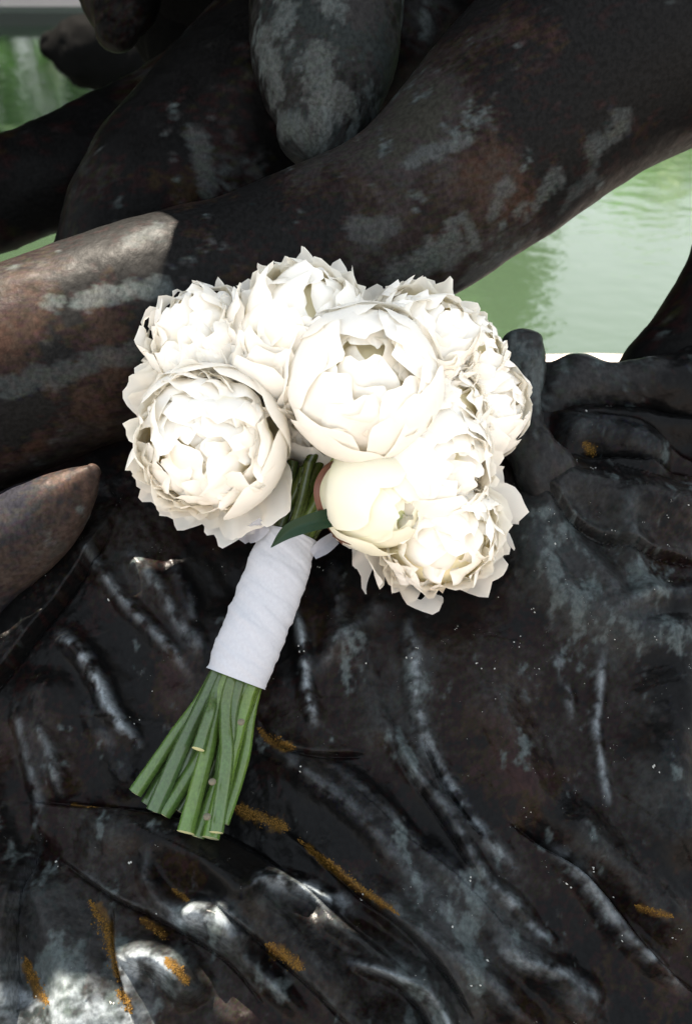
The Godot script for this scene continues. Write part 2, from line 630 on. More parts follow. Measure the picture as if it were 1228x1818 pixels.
	stroke(0, [[-90, 1770], [60, 1795], [160, 1790], [290, 1800]], 90, 0.004, 0.5, 1.2)  # pale colour painted in to brighten the sun patch at lower left
	stroke(0, [[450, 1566], [540, 1576], [640, 1622]], 30, 0.004, 0.45, 0.8)  # this and the next two paint pale colour where sun flecks fall
	stroke(0, [[300, 1640], [370, 1630], [440, 1650]], 34, 0.003, 0.45, 0.8)
	stroke(0, [[200, 1730], [270, 1712], [350, 1730]], 44, 0.003, 0.5, 0.8)
	stroke(0, [[740, 1460], [860, 1620], [980, 1740], [1100, 1880]], 30, 0.009, 0.05, 0.2)
	stroke(0, [[980, 1400], [1090, 1540], [1240, 1680]], 40, 0.010, 0.0, 0.2)
	stroke(0, [[630, 1540], [740, 1650], [860, 1740], [980, 1870]], 26, 0.009, 0.06, 0.2)
	stroke(0, [[540, 1610], [680, 1690], [790, 1780]], 24, 0.008, 0.04, 0.2)
	stroke(0, [[880, 1180], [900, 1320], [980, 1460], [1100, 1580]], 36, 0.007, 0.0, 0.1)
	stroke(0, [[640, 1090], [650, 1220], [690, 1340]], 30, 0.006, 0.0, 0.2)
	stroke(0, [[420, 1060], [400, 1150], [330, 1290]], 40, 0.007, 0.0, 0.1)
	stroke(0, [[100, 1180], [80, 1300], [120, 1420]], 40, 0.008, 0.0, 0.1)
	stroke(0, [[120, 1470], [260, 1480], [400, 1540], [500, 1640]], 44, 0.012, 0.0, 0.1)
	# hems and overlaps
	stroke(1, [[-60, 1270], [0, 1215], [60, 1140], [120, 1060], [185, 965], [215, 890]], 70, 0.012)
	stroke(1, [[20, 1425], [160, 1430], [250, 1440], [330, 1455], [420, 1495], [520, 1560], [650, 1670], [760, 1760]], 60, -0.010)
	stroke(1, [[500, 1470], [560, 1515], [640, 1590], [710, 1645], [790, 1730], [850, 1830]], 50, 0.010)
	stroke(1, [[62, 1460], [50, 1560], [35, 1650], [42, 1830]], 50, -0.010, 0.1)
	stroke(1, [[95, 1515], [200, 1590], [300, 1640], [410, 1710], [480, 1800]], 50, 0.008, 0.05)
	stroke(1, [[370, 1590], [450, 1660], [540, 1740], [640, 1840]], 45, 0.009, 0.03)
	stroke(1, [[203, 1590], [212, 1700], [245, 1830]], 30, 0.006)
	stroke(1, [[1010, 742], [1100, 750], [1160, 770], [1260, 830]], 40, -0.006)
	stroke(1, [[1000, 815], [1100, 818], [1260, 850]], 40, -0.005)
	stroke(1, [[940, 850], [1000, 930], [1090, 970], [1260, 1010]], 50, 0.008)
	stroke(1, [[455, 1265], [500, 1325], [560, 1342], [660, 1338]], 40, 0.005)
	stroke(1, [[880, 1450], [1000, 1530], [1080, 1600], [1160, 1700], [1270, 1790]], 60, -0.008)
	stroke(1, [[690, 1290], [720, 1370], [790, 1470], [850, 1570]], 40, 0.006)
	stroke(1, [[620, 1712], [690, 1740], [750, 1800], [770, 1870]], 40, 0.008)
	stroke(1, [[740, 1300], [790, 1410], [860, 1500]], 40, -0.004)
	for q in LICHEN:
		stroke(2, [q[0], q[1], q[2]], q[3] * 0.9, 1.0)
	# the sheet itself: a plane that rolls away at its edges
	var pn := (UP * 0.4746 + BACK).normalized()
	var pts := PackedVector3Array()
	var col := PackedColorArray()
	pts.resize(gu * gv)
	col.resize(gu * gv)
	for j in gv:
		var v := V0 + j * STEP
		for i in gu:
			var u := U0 + i * STEP
			var p := at(u, v, lap(v))
			var q := p * 1.0
			var h := hh[j * gu + i]
			h += lump.get_noise_2d(u * 0.35, v * 0.35) * 0.005 + lump.get_noise_2d((u + v) * 0.25, (u - v * 0.6) * 0.7) * 0.0035
			h += lump.get_noise_2d(u * 4.0, v * 4.0) * 0.0004
			h -= 0.00000035 * pow(maxf(absf(u - 614.0) - 560.0, 0.0), 2.0)
			h -= 0.0000010 * pow(maxf(760.0 - v, 0.0), 2.0)
			h -= 0.0000005 * pow(maxf(v - 1850.0, 0.0), 2.0)
			p += pn * h
			pts[j * gu + i] = p - o
			var wn := clampf(ww[j * gu + i] * 1.5, 0.0, 1.0) * sm(-0.35, 0.35, stain.get_noise_3d(q.x * 60.0, q.y * 60.0, q.z * 60.0))
			col[j * gu + i] = patina_at(q, wn, gg[j * gu + i] * 0.8 - 0.10 + clampf(hh[j * gu + i] * 22.0, -0.4, 0.4), 1.15)
			var oc := oo[j * gu + i]
			if oc > 0.03:
				var nn := stain.get_noise_3d(q.x * 150.0, q.y * 150.0, q.z * 150.0) + 0.6 * stain.get_noise_3d(q.x * 50.0 + 9.0, q.y * 50.0, q.z * 50.0)
				col[j * gu + i] = col[j * gu + i].lerp(Color(0.060, 0.033, 0.008), 0.9 * sm(0.25, 0.75, oc + 0.55 * nn))
	return sheet(pts, gu, gv, false, col, o - pn * 5.0 - o)


func drape_point(u: float, v: float) -> Vector3:
	var x := clampf((u - U0) / STEP, 0.0, gu - 1.01)
	var y := clampf((v - V0) / STEP, 0.0, gv - 1.01)
	var k := int(y) * gu + int(x)
	var a := drape_pts[k].lerp(drape_pts[k + 1], x - int(x))
	return a.lerp(drape_pts[k + gu].lerp(drape_pts[k + gu + 1], x - int(x)), y - int(y))


var drape_pts := PackedVector3Array()


func crumb_mesh() -> ArrayMesh:
	var s := SphereMesh.new()
	s.radius = 1.0
	s.height = 1.4
	s.radial_segments = 6
	s.rings = 3
	var st := SurfaceTool.new()
	st.begin(Mesh.PRIMITIVE_TRIANGLES)
	st.append_from(s, 0, Transform3D())
	return st.commit()


func scatter(called: String, list: Array, mat: Material, parent: Node3D) -> void:
	var mm := MultiMesh.new()
	mm.transform_format = MultiMesh.TRANSFORM_3D
	mm.mesh = crumb_mesh()
	mm.instance_count = list.size()
	for i in list.size():
		mm.set_instance_transform(i, list[i])
	var o := MultiMeshInstance3D.new()
	o.name = called
	o.multimesh = mm
	o.material_override = mat
	o.set_meta("kind", "stuff")
	parent.add_child(o, true)


func crumb(u: float, v: float, r: float, flatness: float) -> Transform3D:
	var n := BACK + UP * 0.4746
	var b := Basis.looking_at(-n.normalized(), RIGHT) * Basis(Vector3(1, 0, 0), PI / 2)
	b = b * Basis(Vector3.UP, rng.randf() * TAU)
	return Transform3D(b.scaled_local(Vector3(r * rng.randf_range(0.7, 1.5), r * flatness, r)), drape_point(u, v))


func make_statue() -> void:
	var o := at(614, 1000, 0.85)
	o.y = 0.76
	var s := thing("bronze_statue", "dark weathered bronze statue with folded drapery that the white bouquet lies on", "statue", o)
	var mesh := make_drapery(o)
	var d := place("drapery", mesh, M.bronze_worn, s)
	drape_pts = mesh.surface_get_arrays(0)[Mesh.ARRAY_VERTEX]
	stain_rows([[150, 540, 290, 515, 0.775, 22, 0.9], [100, 552, 118, 548, 0.78, 16, 0.8], [250, 440, 285, 425, 0.80, 22, 0.6],
		[365, 462, 410, 456, 0.80, 13, 0.8], [318, 478, 340, 472, 0.79, 14, 0.7], [760, 460, 800, 430, 0.80, 30, 0.7], [700, 480, 740, 470, 0.79, 24, 0.6],
		[830, 500, 960, 420, 0.84, 20, 0.6], [820, 390, 850, 430, 0.80, 12, 0.7], [880, 370, 900, 330, 0.80, 16, 0.6], [930, 380, 1000, 300, 0.80, 18, 0.7], [1060, 260, 1120, 200, 0.80, 22, 0.6], [1000, 370, 1060, 300, 0.82, 14, 0.5],
		[730, 280, 830, 245, 0.78, 17, 0.6], [945, 265, 965, 255, 0.76, 14, 0.5], [640, 410, 690, 400, 0.785, 26, 0.45],
		[470, 60, 490, 160, 0.84, 20, 0.8], [560, 90, 575, 190, 0.82, 32, 0.8], [500, 190, 545, 245, 0.83, 26, 0.7], [600, 150, 640, 200, 0.83, 16, 0.6], [350, 240, 365, 330, 0.89, 20, 0.5], [450, 260, 480, 290, 0.87, 26, 0.5],
		[20, 690, 260, 615, 0.765, 20, 0.45]])
	# the great limb that crosses from the upper right to the left edge
	var leg := place("leg", limb([[1500, -230, 0.97, 290], [1280, -50, 0.94, 262], [1040, 110, 0.90, 218], [860, 270, 0.88, 185], [720, 385, 0.865, 165], [520, 480, 0.86, 160], [300, 562, 0.85, 176], [80, 640, 0.84, 180], [-160, 740, 0.83, 190], [-420, 860, 0.82, 200]], 260, 220, o, 0.0009, 1.9, 0.1), M.bronze, s)
	place("knee", limb([[760, -30, 1.08, 190], [600, 80, 1.03, 190], [440, 215, 0.99, 178], [300, 340, 0.965, 152], [215, 455, 0.95, 115], [190, 600, 0.94, 90]], 120, 120, o, 0.002, 1.0, 0.0), M.bronze, s)
	place("foot", limb([[590, -260, 0.93, 150], [578, -60, 0.915, 141], [577, 70, 0.895, 134], [574, 140, 0.888, 122], [570, 195, 0.88, 100], [565, 236, 0.875, 74]], 120, 140, o, 0.0022, 1.0, 0.42), M.bronze, s)
	place("arm", limb([[-200, 395, 1.02, 95], [0, 343, 1.05, 94], [150, 290, 1.08, 98], [300, 210, 1.12, 95], [450, 100, 1.16, 95]], 50, 56, o, 0.002, 1.0, -0.2), M.bronze, s)
	place("hanging_cloth", limb([[215, -260, 1.12, 90], [212, -120, 1.10, 84], [212, -20, 1.08, 78], [208, 55, 1.07, 42]], 40, 56, o, 0.004, 1.0, 0.1), M.bronze, s)
	place("back_drapery", limb([[290, -320, 1.34, 120], [320, -60, 1.31, 115], [350, 60, 1.29, 105], [400, 190, 1.27, 90]], 40, 56, o, 0.006, 1.0, -0.3), M.bronze_shaded, s)
	place("hip", limb([[330, -320, 1.35, 180], [420, -40, 1.32, 210], [640, 60, 1.32, 230], [860, 60, 1.30, 170]], 50, 64, o, 0.006, 1.0, -0.3), M.bronze_shaded, s)
	# hollow rim between the foot and the leg, sky light painted in as pale tone
	place("rim", limb([[690, 85, 1.09, 8], [730, 52, 1.08, 8], [785, 43, 1.07, 8], [840, 52, 1.06, 8], [880, 85, 1.05, 8]], 40, 14, o, 0.0006, 4.0, 1.5), M.bronze, s)
	place("rim_wall", limb([[785, 330, 1.10, 100, 0.5], [785, 230, 1.10, 98, 0.5], [785, 120, 1.10, 92, 0.5]], 30, 48, o, 0.002, 1.0, 0.0), M.bronze, s)
	# cloth that stands up on the right; its folds have sheen painted as green veil
	place("cloth_fold", limb([[925, 612, 0.845, 36, 0.8], [930, 650, 0.84, 44, 0.8], [925, 720, 0.835, 40, 0.8], [935, 790, 0.825, 46, 0.8], [985, 870, 0.82, 52, 0.7], [1060, 950, 0.815, 48, 0.6], [1120, 1040, 0.81, 30, 0.5]], 60, 48, o, 0.004, 1.3, 0.5), M.bronze_worn, s)
	place("cloth_fold", limb([[930, 710, 0.88, 50, 0.7], [1020, 694, 0.875, 55, 0.7], [1110, 690, 0.87, 47, 0.7], [1180, 690, 0.87, 60, 0.7], [1260, 690, 0.87, 90, 0.7], [1400, 690, 0.87, 100, 0.7]], 60, 48, o, 0.004, 1.3, 0.5), M.bronze_worn, s)
	place("arm", limb([[1330, 860, 0.91, 170, 0.6], [1275, 715, 0.91, 190, 0.6], [1290, 605, 0.905, 142, 0.65], [1326, 480, 0.9, 108, 0.8], [1380, 300, 0.9, 110]], 50, 56, o, 0.002, 1.0, -0.2), M.bronze, s)
	var lobe := place("cloth_fold", limb([[166, 836, 0.772, 15, 0.8], [135, 868, 0.775, 44, 0.8], [70, 922, 0.78, 76, 0.8], [-40, 1000, 0.785, 100, 0.8], [-150, 1090, 0.78, 110, 0.8], [-300, 1220, 0.77, 120, 0.8]], 90, 110, o, 0.0012, 3.4, 0.0), M.bronze, s)
	make_shade_slab(s, o, leg, lobe)
	# orange lichen in the creases, pale crumbs on the cloth
	var crumbs := []
	for q in LICHEN:
		for k in q[4]:
			var t := rng.randf()
			var a := Vector2(q[0][0], q[0][1])
			var b := Vector2(q[1][0], q[1][1])
			var c := Vector2(q[2][0], q[2][1])
			var p: Vector2 = a.lerp(b, t).lerp(b.lerp(c, t), t) + Vector2(rng.randfn(), rng.randfn()) * q[3] * 0.5 * sqrt(maxf(0.15, sin(PI * t)))
			crumbs.append(crumb(p.x, p.y, 0.00022 + 0.0006 * pow(rng.randf(), 2.5), 0.5))
	scatter("lichen", crumbs, M.lichen, d)
	crumbs = []
	for k in 2600:
		var u := rng.randf_range(-100, 1300)
		var v := rng.randf_range(720, 1900)
		var keep := 0.16 + 0.84 * exp(-pow((u - 980.0) / 260.0, 2.0) - pow((v - 1080.0) / 330.0, 2.0)) + 0.3 * exp(-pow((u - 850.0) / 200.0, 2.0) - pow((v - 1560.0) / 200.0, 2.0))
		keep *= sm(0.0, 0.45, lump.get_noise_2d(u * 2.2, v * 2.2)) * 1.4 + 0.08
		if rng.randf() > keep:
			continue
		var r := 0.00022 + 0.0011 * pow(rng.randf(), 5.0)
		for m in 1 + int(rng.randf() * 2.4):
			crumbs.append(crumb(u + rng.randfn() * 4.0, v + rng.randfn() * 4.0, r * rng.randf_range(0.5, 1.0), 0.35))
	scatter("pale_crumbs", crumbs, M.speck, d)


# the place of the picture on a built part
func on(part: MeshInstance3D, o: Vector3, u: float, v: float) -> Vector3:
	var best := Vector3.ZERO
	var deep := 1e9
	for p in part.mesh.surface_get_arrays(0)[Mesh.ARRAY_VERTEX]:
		var q: Vector3 = p + o - EYE
		var d := -BACK.dot(q)
		var off := Vector2(RIGHT.dot(q) / (K * d) + 614.0 - u, 909.0 - UP.dot(q) / (K * d) - v).length()
		var cost := d + maxf(off - 10.0, 0.0) * 0.02
		if cost < deep:
			deep = cost
			best = p + o
	return best


# unseen slab added for the upper body, its outline cut to shade the lap
func make_shade_slab(s: Node3D, o: Vector3, leg: MeshInstance3D, lobe: MeshInstance3D) -> void:
	var z := TO_SUN
	var x := UP.cross(z).normalized()
	x = RIGHT - z * RIGHT.dot(z)
	x = x.normalized()
	var y := z.cross(x)
	var line := []
	for q in [[318, 385], [300, 425], [286, 480], [264, 575], [240, 640]]:
		line.append(on(leg, o, q[0], q[1]))
	for q in [[170, 822], [100, 890], [40, 940], [0, 968]]:
		line.append(on(lobe, o, q[0], q[1]))
	for q in [[-300, 1120, 0.73], [-700, 1300, 0.70], [-700, 1600, 0.66]]:
		line.append(at(q[0], q[1], q[2]))
	for q in [[-120, 1690], [-30, 1735], [30, 1745], [75, 1772], [110, 1745], [150, 1738], [190, 1742], [215, 1752], [245, 1790], [260, 1840], [400, 1900]]:
		line.append(drape_point(q[0], q[1]) + o)
	for q in [[600, 2200, 0.60], [1000, 2400, 0.55], [1600, 2300, 0.56], [1800, 1500, 0.70], [1800, 900, 0.82], [1800, 200, 1.0], [1700, -300, 1.3], [1200, -300, 1.6], [800, -200, 1.7], [300, -100, 1.6], [-200, 100, 1.4], [-600, 300, 1.2], [-700, 420, 0.95], [-100, 470, 0.89], [100, 450, 0.88], [230, 410, 0.872]]:
		line.append(at(q[0], q[1], q[2]))
	var flat_ := PackedVector2Array()
	for p in line:
		flat_.append(Vector2(x.dot(p - EYE), y.dot(p - EYE)))
	var body := CSGPolygon3D.new()
	body.name = "added_shade_slab"
	body.polygon = flat_
	body.depth = 0.3
	body.material = M.bronze_plain
	s.add_child(body)
	body.transform = Transform3D(Basis(x, y, z), EYE - o + z * (0.64 + 0.3))
	for q in [[548, 1585, 62, 32, 0.35], [372, 1634, 42, 34, 0.2], [280, 1722, 60, 46, 0.1]]:
		var c: Vector3 = drape_point(q[0], q[1]) + o
		var h := Vector2(x.dot(c - EYE), y.dot(c - EYE))
		var ring_ := PackedVector2Array()
		for k in 14:
			var a := -TAU * k / 14
			ring_.append(h + Vector2(cos(a) * q[2], sin(a) * q[3] * 0.8).rotated(-q[4]) * K * 0.68)
		var sun_hole := CSGPolygon3D.new()  # hole cut through the added slab to let a sun fleck fall
		sun_hole.name = numbered(body, "sun_hole")
		sun_hole.polygon = ring_
		sun_hole.depth = 0.6
		sun_hole.operation = CSGShape3D.OPERATION_SUBTRACTION
		sun_hole.material = M.bronze_plain
		body.add_child(sun_hole)
		sun_hole.position = Vector3(0, 0, 0.08)


# ------------------------------------------------------------------ the bouquet
# a petal is a piece of a bent sphere shell round the flower's axis (local z)
func petal(q: Dictionary) -> ArrayMesh:
	var nt: int = q.get("nt", 14)
	var ns: int = q.get("ns", 18)
	var pts := PackedVector3Array()
	var col := PackedColorArray()
	var ph := rng.randf() * TAU
	var ph2 := rng.randf() * TAU
	var off := rng.randf() * 100.0
	var R: float = q.R
	var tint: Color = q.get("tint", Color(0.950, 0.927, 0.880))
	var base: Color = q.get("base", Color(0.93, 0.86, 0.60))
	var f: Transform3D = q.frame
	for i in nt + 1:
		for j in ns + 1:
			var s := sin(PI * (float(j) / ns - 0.5))
			var most: float = 1.0 - q.get("round", 0.6) * (1.0 - sqrt(maxf(0.0, 1.0 - pow(absf(s), 2.1)))) - q.get("notch", 0.0) * exp(-pow((s - 0.1 * sin(ph)) / 0.16, 2.0))
			most -= 0.035 * (0.5 + 0.5 * cos(s * 7.0 + ph2))
			most += 0.4 * q.get("jag", 0.03) * (lump.get_noise_2d(s * 90.0 + off * 9.0, off) + 0.6 * lump.get_noise_2d(s * 260.0, off * 5.0))
			var t := most * i / nt
			var th := lerpf(q.th0, q.th1, t)
			var w: float = q.w * (0.4 + 0.6 * sm(0.0, 0.5, t))
			if th > 1.57:
				w /= maxf(sin(th), 0.5)
			var a: float = q.phi + s * w + 0.12 * sin(t * 3.0 + ph)
			var r := lerpf(q.r0, q.r1, t)
			var ruf: float = q.get("ruffle", 0.04)
			r += ruf * t * t * (sin(s * 5.0 + ph) * 0.6 + sin(s * 11.0 + ph2) * 0.35 + lump.get_noise_2d(s * 90.0 + off * 3.0, t * 60.0 + off) * 0.6)
			r += q.get("cup", 0.0) * s * s * t
			r += q.get("curl", 0.0) * sm(0.6, 1.0, t)
			th += ruf * 0.8 * t * t * sin(s * 7.0 + ph2)
			var p := Vector3(sin(th) * cos(a), sin(th) * sin(a), -cos(th) * q.get("tall", 1.0)) * r * R
			pts.append(f * p)
			var c := base.lerp(tint, sm(0.05, 0.6, t + 0.1 * lump.get_noise_2d(s * 60.0 + off, t * 60.0)))
			col.append(c)
	return sheet(pts, ns + 1, nt + 1, false, col)


func flower_frame(c: Vector3, axis: Vector3) -> Transform3D:
	var a := (RIGHT * axis.x + UP * axis.y + BACK * axis.z).normalized()
	var x := UP.cross(a).normalized()
	return Transform3D(Basis(x, a.cross(x), a), c)


func ring(parent: MeshInstance3D, n: int, q: Dictionary, spread: Dictionary, list = null) -> void:
	var start := rng.randf() * TAU
	for k in n:
		var g := q.duplicate()
		g.phi = start + TAU * (k + rng.randf_range(-0.25, 0.25)) / n
		for key in spread:
			g[key] = g[key] + rng.randf_range(-spread[key], spread[key])
		var m := petal(g)
		if list != null:
			list.append(m)
		else:
			place("petal", m, M.petal, parent)


# short petals whose tips are spread evenly over the dome of the flower, each bent round its own axis
func tongues(parent: MeshInstance3D, n: int, q: Dictionary, reach: float, lo: float, hi: float, wide: float, list = null) -> void:
	var start := rng.randf() * TAU
	var f: Transform3D = q.frame
	for k in n:
		var z := lerpf(cos(lo), cos(hi), (k + rng.randf()) / n)
		var th := acos(clampf(z, -1.0, 1.0))
		var az := start + k * 2.39996 + rng.randf_range(-0.3, 0.3)
		var dir := Vector3(sin(th) * cos(az), sin(th) * sin(az), -cos(th))
		var up := Vector3(0, 0, 1) - dir * dir.z + Vector3(rng.randfn(), rng.randfn(), rng.randfn()) * 0.35
		up = (up - dir * up.dot(dir)).normalized()
		var g := q.duplicate()
		g.frame = f * Transform3D(Basis(dir, up.cross(dir), up), Vector3.ZERO)
		g.phi = 0.0
		g.th0 = 1.57 - rng.randf_range(0.5, 0.8)
		g.th1 = 1.57 + rng.randf_range(0.0, 0.3)
		g.r0 = reach * rng.randf_range(0.60, 0.72)
		g.r1 = reach * rng.randf_range(0.9, 1.05)
		g.w = wide * rng.randf_range(0.7, 1.2)
		g.curl = rng.randf_range(-0.12, 0.05)
		g.cup = rng.randf_range(-0.16, 0.05)
		var m := petal(g)
		if list != null:
			list.append(m)
		else:
			place("petal", m, M.petal, parent)


func peony(b: Node3D, o: Vector3, u: float, v: float, d: float, rad: float, axis: Vector3, kind: String, tint := Color(0.950, 0.927, 0.880), base := Color(0.93, 0.86, 0.60)) -> MeshInstance3D:
	var R := rad * K * d
	var fr := flower_frame(at(u, v, d) - o, axis)
	var heart := MeshInstance3D.new()
	heart.name = numbered(b, "peony")
	heart.material_override = M.petal
	b.add_child(heart, true)
	var q := {"R": R, "frame": fr, "tint": tint, "base": base, "th0": 0.25, "th1": 2.4, "r0": 0.5, "r1": 0.8, "w": 0.5, "phi": 0.0}
	var list := []
	var core := SphereMesh.new()
	core.radius = 1.0
	core.height = 2.0
	var st := SurfaceTool.new()
	st.begin(Mesh.PRIMITIVE_TRIANGLES)
	st.append_from(core, 0, Transform3D(fr.basis.scaled(Vector3.ONE), fr.origin) * Transform3D(Basis().scaled(Vector3.ONE * R * 0.66), Vector3.ZERO))
	var arr := st.commit().surface_get_arrays(0)
	var cc := PackedColorArray()
	cc.resize(arr[Mesh.ARRAY_VERTEX].size())
	cc.fill(base)
	var clean := []
	clean.resize(Mesh.ARRAY_MAX)
	for k in [Mesh.ARRAY_VERTEX, Mesh.ARRAY_NORMAL, Mesh.ARRAY_INDEX]:
		clean[k] = arr[k]
	clean[Mesh.ARRAY_COLOR] = cc
	var cm := ArrayMesh.new()
	cm.add_surface_from_arrays(Mesh.PRIMITIVE_TRIANGLES, clean)
	list.append(cm)
	var wild := {"jag": 0.05, "ruffle": 0.09, "nt": 14, "ns": 18}
	if kind == "globe":
		tongues(heart, 40, q.merged(wild, true), 0.95, 1.9, 3.05, 0.52, list)
		ring(heart, 7, q.merged({"th1": 2.75, "r0": 0.76, "r1": 0.97, "w": 0.62, "ruffle": 0.06, "jag": 0.05, "curl": 0.03}, true), {"th1": 0.14, "r1": 0.03})
		ring(heart, 6, q.merged({"th1": 2.5, "r0": 0.86, "r1": 0.98, "w": 0.74, "ruffle": 0.045, "curl": 0.03}, true), {"th1": 0.3, "r1": 0.02})
		ring(heart, 5, q.merged({"th1": 2.2, "r0": 0.92, "r1": 1.0, "w": 0.86, "ruffle": 0.03, "jag": 0.02, "nt": 18, "ns": 22}, true), {"th1": 0.32, "r1": 0.02})
	elif kind == "ruffle":
		tongues(heart, 70, q.merged(wild, true), 0.96, 1.5, 3.0, 0.46, list)
		tongues(heart, 16, q.merged(wild, true), 1.0, 1.5, 2.6, 0.5)
		ring(heart, 8, q.merged({"th1": 1.85, "r0": 0.66, "r1": 1.0, "w": 0.56, "ruffle": 0.06, "jag": 0.07, "curl": 0.05}, true), {"th1": 0.2, "r1": 0.04})
		ring(heart, 7, q.merged({"th1": 1.6, "r0": 0.75, "r1": 1.04, "w": 0.64, "ruffle": 0.05, "jag": 0.06, "curl": 0.05}, true), {"th1": 0.15, "r1": 0.05})
	elif kind == "bowl":
		tongues(heart, 70, q.merged(wild, true), 0.95, 1.7, 3.05, 0.52, list)
		tongues(heart, 9, q.merged(wild, true), 0.99, 1.9, 2.9, 0.5)
		for k in 6:   # smooth guards hooding the upper right
			var g := q.merged({"phi": -0.9 + 0.62 * k, "th1": 2.1 + rng.randf_range(-0.3, 0.25), "r0": 0.8, "r1": 0.99 - 0.02 * (k % 2), "w": 0.72, "ruffle": 0.02, "jag": 0.02, "nt": 16, "ns": 16}, true)
			place("petal", petal(g), M.petal, heart)
		for k in 16:   # fringed skirt below and to the left
			var g := q.merged({"phi": 2.2 + 0.21 * k + rng.randf_range(-0.1, 0.1), "th0": 0.5, "th1": 1.35 + rng.randf_range(-0.12, 0.45), "r0": 0.7, "r1": rng.randf_range(1.0, 1.24), "w": 0.40, "ruffle": 0.07, "jag": 0.10, "curl": 0.05, "ns": 22, "nt": 14}, true)
			place("petal", petal(g), M.petal, heart)
	elif kind == "open":
		tongues(heart, 64, q.merged(wild, true), 0.84, 1.6, 3.05, 0.5, list)
		ring(heart, 10, q.merged({"th1": 1.9, "r0": 0.55, "r1": 0.95, "w": 0.48, "ruffle": 0.07, "jag": 0.09}, true), {"th1": 0.2, "r1": 0.06})
		ring(heart, 10, q.merged({"th1": 1.5, "r0": 0.6, "r1": 1.08, "w": 0.46, "ruffle": 0.06, "jag": 0.10, "curl": 0.05}, true), {"th1": 0.12, "r1": 0.06})
		ring(heart, 10, q.merged({"th1": 1.25, "r0": 0.6, "r1": 1.16, "w": 0.42, "ruffle": 0.06, "jag": 0.10, "notch": 0.06, "curl": 0.06}, true), {"th1": 0.10, "r1": 0.10})
	elif kind == "bud":
		ring(heart, 6, q.merged({"th1": 3.0, "r0": 0.7, "r1": 0.80, "w": 0.7, "ruffle": 0.02, "tall": 1.1}, true), {"th1": 0.06, "r1": 0.02}, list)
		ring(heart, 5, q.merged({"th1": 2.85, "r0": 0.82, "r1": 0.88, "w": 0.8, "ruffle": 0.025, "round": 0.5, "tall": 1.1}, true), {"th1": 0.12, "r1": 0.03})
		ring(heart, 5, q.merged({"th1": 2.5, "r0": 0.92, "r1": 0.97, "w": 0.8, "ruffle": 0.03, "round": 0.5, "jag": 0.05, "tall": 1.1}, true), {"th1": 0.25, "r1": 0.02})
	heart.mesh = join(list)
	return heart


func tube(ps: Array, rs: Array, rings: int, seg: int, o: Vector3, ca: Color, cb: Color) -> ArrayMesh:
	var pts := PackedVector3Array()
	var col := PackedColorArray()
	var cen := Vector3.ZERO
	for i in rings + 1:
		var t := float(i) / rings
		var c: Vector3 = spline(ps, t)
		var tg: Vector3 = (spline(ps, minf(t + 0.02, 1.0)) - spline(ps, maxf(t - 0.02, 0.0))).normalized()
		var r: float = spline(rs, t)
		var side := tg.cross(BACK).normalized()
		var out := side.cross(tg)
		cen += c / (rings + 1)
		for j in seg:
			var a := TAU * j / seg
			var p := c + (side * cos(a) + out * sin(a)) * r * (1.0 + 0.05 * n3(c * 60.0 + Vector3(cos(a), sin(a), 0) * 3.0))
			pts.append(p - o)
			var g := ca.lerp(cb, clampf(t + 0.3 * n3(p * 50.0), 0, 1))
			col.append(g)
	return sheet(pts, seg, rings + 1, true, col, cen - o)


func disc(c: Vector3, n: Vector3, r: float, o: Vector3) -> ArrayMesh:
	var x := n.cross(BACK).normalized()
	var y := x.cross(n)
	var pts := PackedVector3Array()
	for i in 2:
		for j in 14:
			var a := TAU * j / 14
			pts.append(c - o + (x * cos(a) + y * sin(a)) * r * i + n * 0.0006 * (1 - i))
	return sheet(pts, 14, 2, true, PackedColorArray(), c - o - n * 0.1)


func blade(ps: Array, half: Array, up: Vector3, fold: float, o: Vector3) -> ArrayMesh:
	var pts := PackedVector3Array()
	for i in 21:
		var t := i / 20.0
		var c: Vector3 = spline(ps, t)
		var tg: Vector3 = (spline(ps, minf(t + 0.03, 1.0)) - spline(ps, maxf(t - 0.03, 0.0))).normalized()
		var side := tg.cross(up).normalized()
		var w: float = spline(half, t)
		for j in 9:
			var s := -1.0 + j / 4.0
			pts.append(c - o + side * s * w + up * (fold * w * (absf(s) - 0.5)))
	return sheet(pts, 9, 21)


